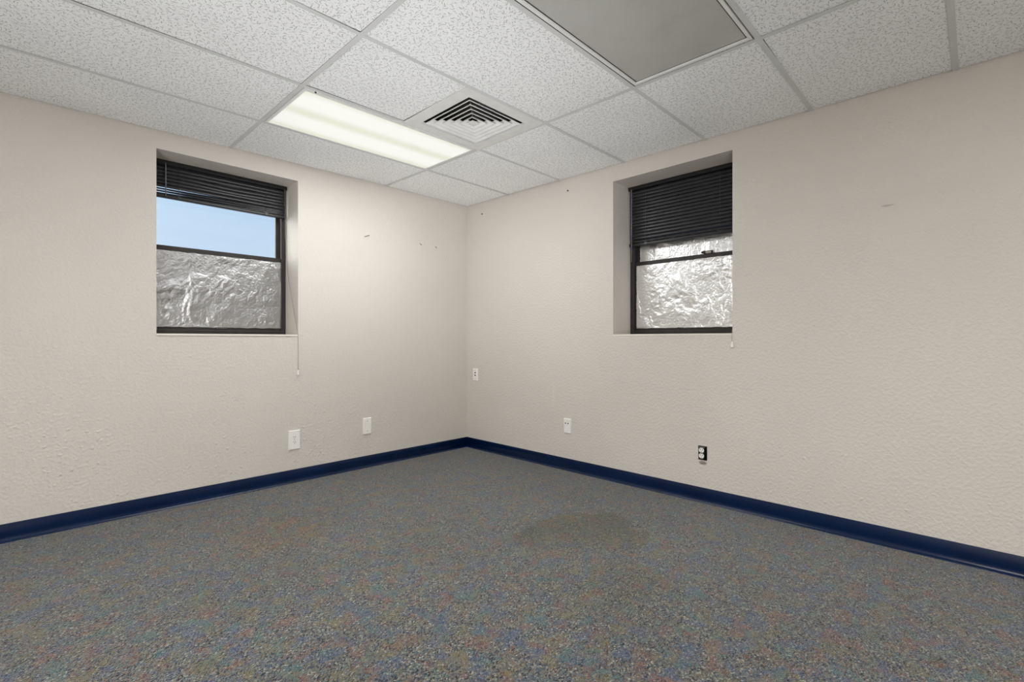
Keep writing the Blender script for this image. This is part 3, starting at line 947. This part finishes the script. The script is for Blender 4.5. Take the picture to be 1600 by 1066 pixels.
# ------------------------------------------------------------------ sky and camera
w = bpy.data.worlds.new('sky'); S.world = w; w.use_nodes = True
nt = w.node_tree; nt.nodes.clear()
out = nt.nodes.new('ShaderNodeOutputWorld'); bg = nt.nodes.new('ShaderNodeBackground')
tc = nt.nodes.new('ShaderNodeTexCoord'); sx = nt.nodes.new('ShaderNodeSeparateXYZ'); rp = nt.nodes.new('ShaderNodeValToRGB')
nt.links.new(tc.outputs['Generated'], sx.inputs[0]); nt.links.new(sx.outputs[2], rp.inputs[0]); nt.links.new(rp.outputs[0], bg.inputs[0]); nt.links.new(bg.outputs[0], out.inputs[0])
e = rp.color_ramp.elements
e[0].position = 0.0; e[0].color = srgb(226, 232, 242)
e[1].position = 0.9; e[1].color = srgb(110, 165, 232)
for p, c in ((0.13, (212, 230, 252)), (0.24, (200, 226, 251)), (0.45, (160, 203, 245))):
    x = e.new(p); x.color = srgb(*c)
bg.inputs[1].default_value = 0.94
# the sun stands out of view to the side of the window: a wide glow around it
dt = nt.nodes.new('ShaderNodeVectorMath'); dt.operation = 'DOT_PRODUCT'
nt.links.new(tc.outputs['Generated'], dt.inputs[0]); dt.inputs[1].default_value = Vector((-0.80, 0.50, 0.33)).normalized()
pw = nt.nodes.new('ShaderNodeMath'); pw.operation = 'POWER'; pw.use_clamp = False
mx = nt.nodes.new('ShaderNodeMath'); mx.operation = 'MAXIMUM'; mx.inputs[1].default_value = 0.0
nt.links.new(dt.outputs['Value'], mx.inputs[0]); nt.links.new(mx.outputs[0], pw.inputs[0]); pw.inputs[1].default_value = 7.0
ma = nt.nodes.new('ShaderNodeMath'); ma.operation = 'MULTIPLY_ADD'; nt.links.new(pw.outputs[0], ma.inputs[0])
ma.inputs[1].default_value = 21.0; ma.inputs[2].default_value = 0.0
ad = nt.nodes.new('ShaderNodeMix'); ad.data_type = 'RGBA'; ad.blend_type = 'ADD'; ad.inputs[0].default_value = 1.0
gl = nt.nodes.new('ShaderNodeVectorMath'); gl.operation = 'SCALE'; gl.inputs[0].default_value = (1.0, 0.965, 0.90)
nt.links.new(ma.outputs[0], gl.inputs['Scale']); nt.links.new(rp.outputs[0], ad.inputs[6]); nt.links.new(gl.outputs[0], ad.inputs[7])
nt.links.new(ad.outputs[2], bg.inputs[0])

cd = bpy.data.cameras.new('camera'); cam = bpy.data.objects.new('camera', cd); COL.objects.link(cam)
cam.location = CAM; cam.rotation_euler = (math.pi/2, 0, -YAW)
cd.sensor_width = 36.0; cd.lens = FPX/1600*36.0; cd.shift_y = -2.0/1600
cd.clip_start = 0.02
S.camera = cam
S.view_settings.view_transform = 'Standard'; S.view_settings.look = 'None'
S.view_settings.exposure = 0.11; S.view_settings.gamma = 1.0; S.view_settings.use_curve_mapping = False
S.cycles.max_bounces = 14; S.cycles.diffuse_bounces = 8; S.cycles.glossy_bounces = 4
S.cycles.use_denoising = True
try:
    S.cycles.denoising_input_passes = 'RGB_ALBEDO_NORMAL'
except Exception:
    pass
S.cycles.sample_clamp_indirect = 6.0
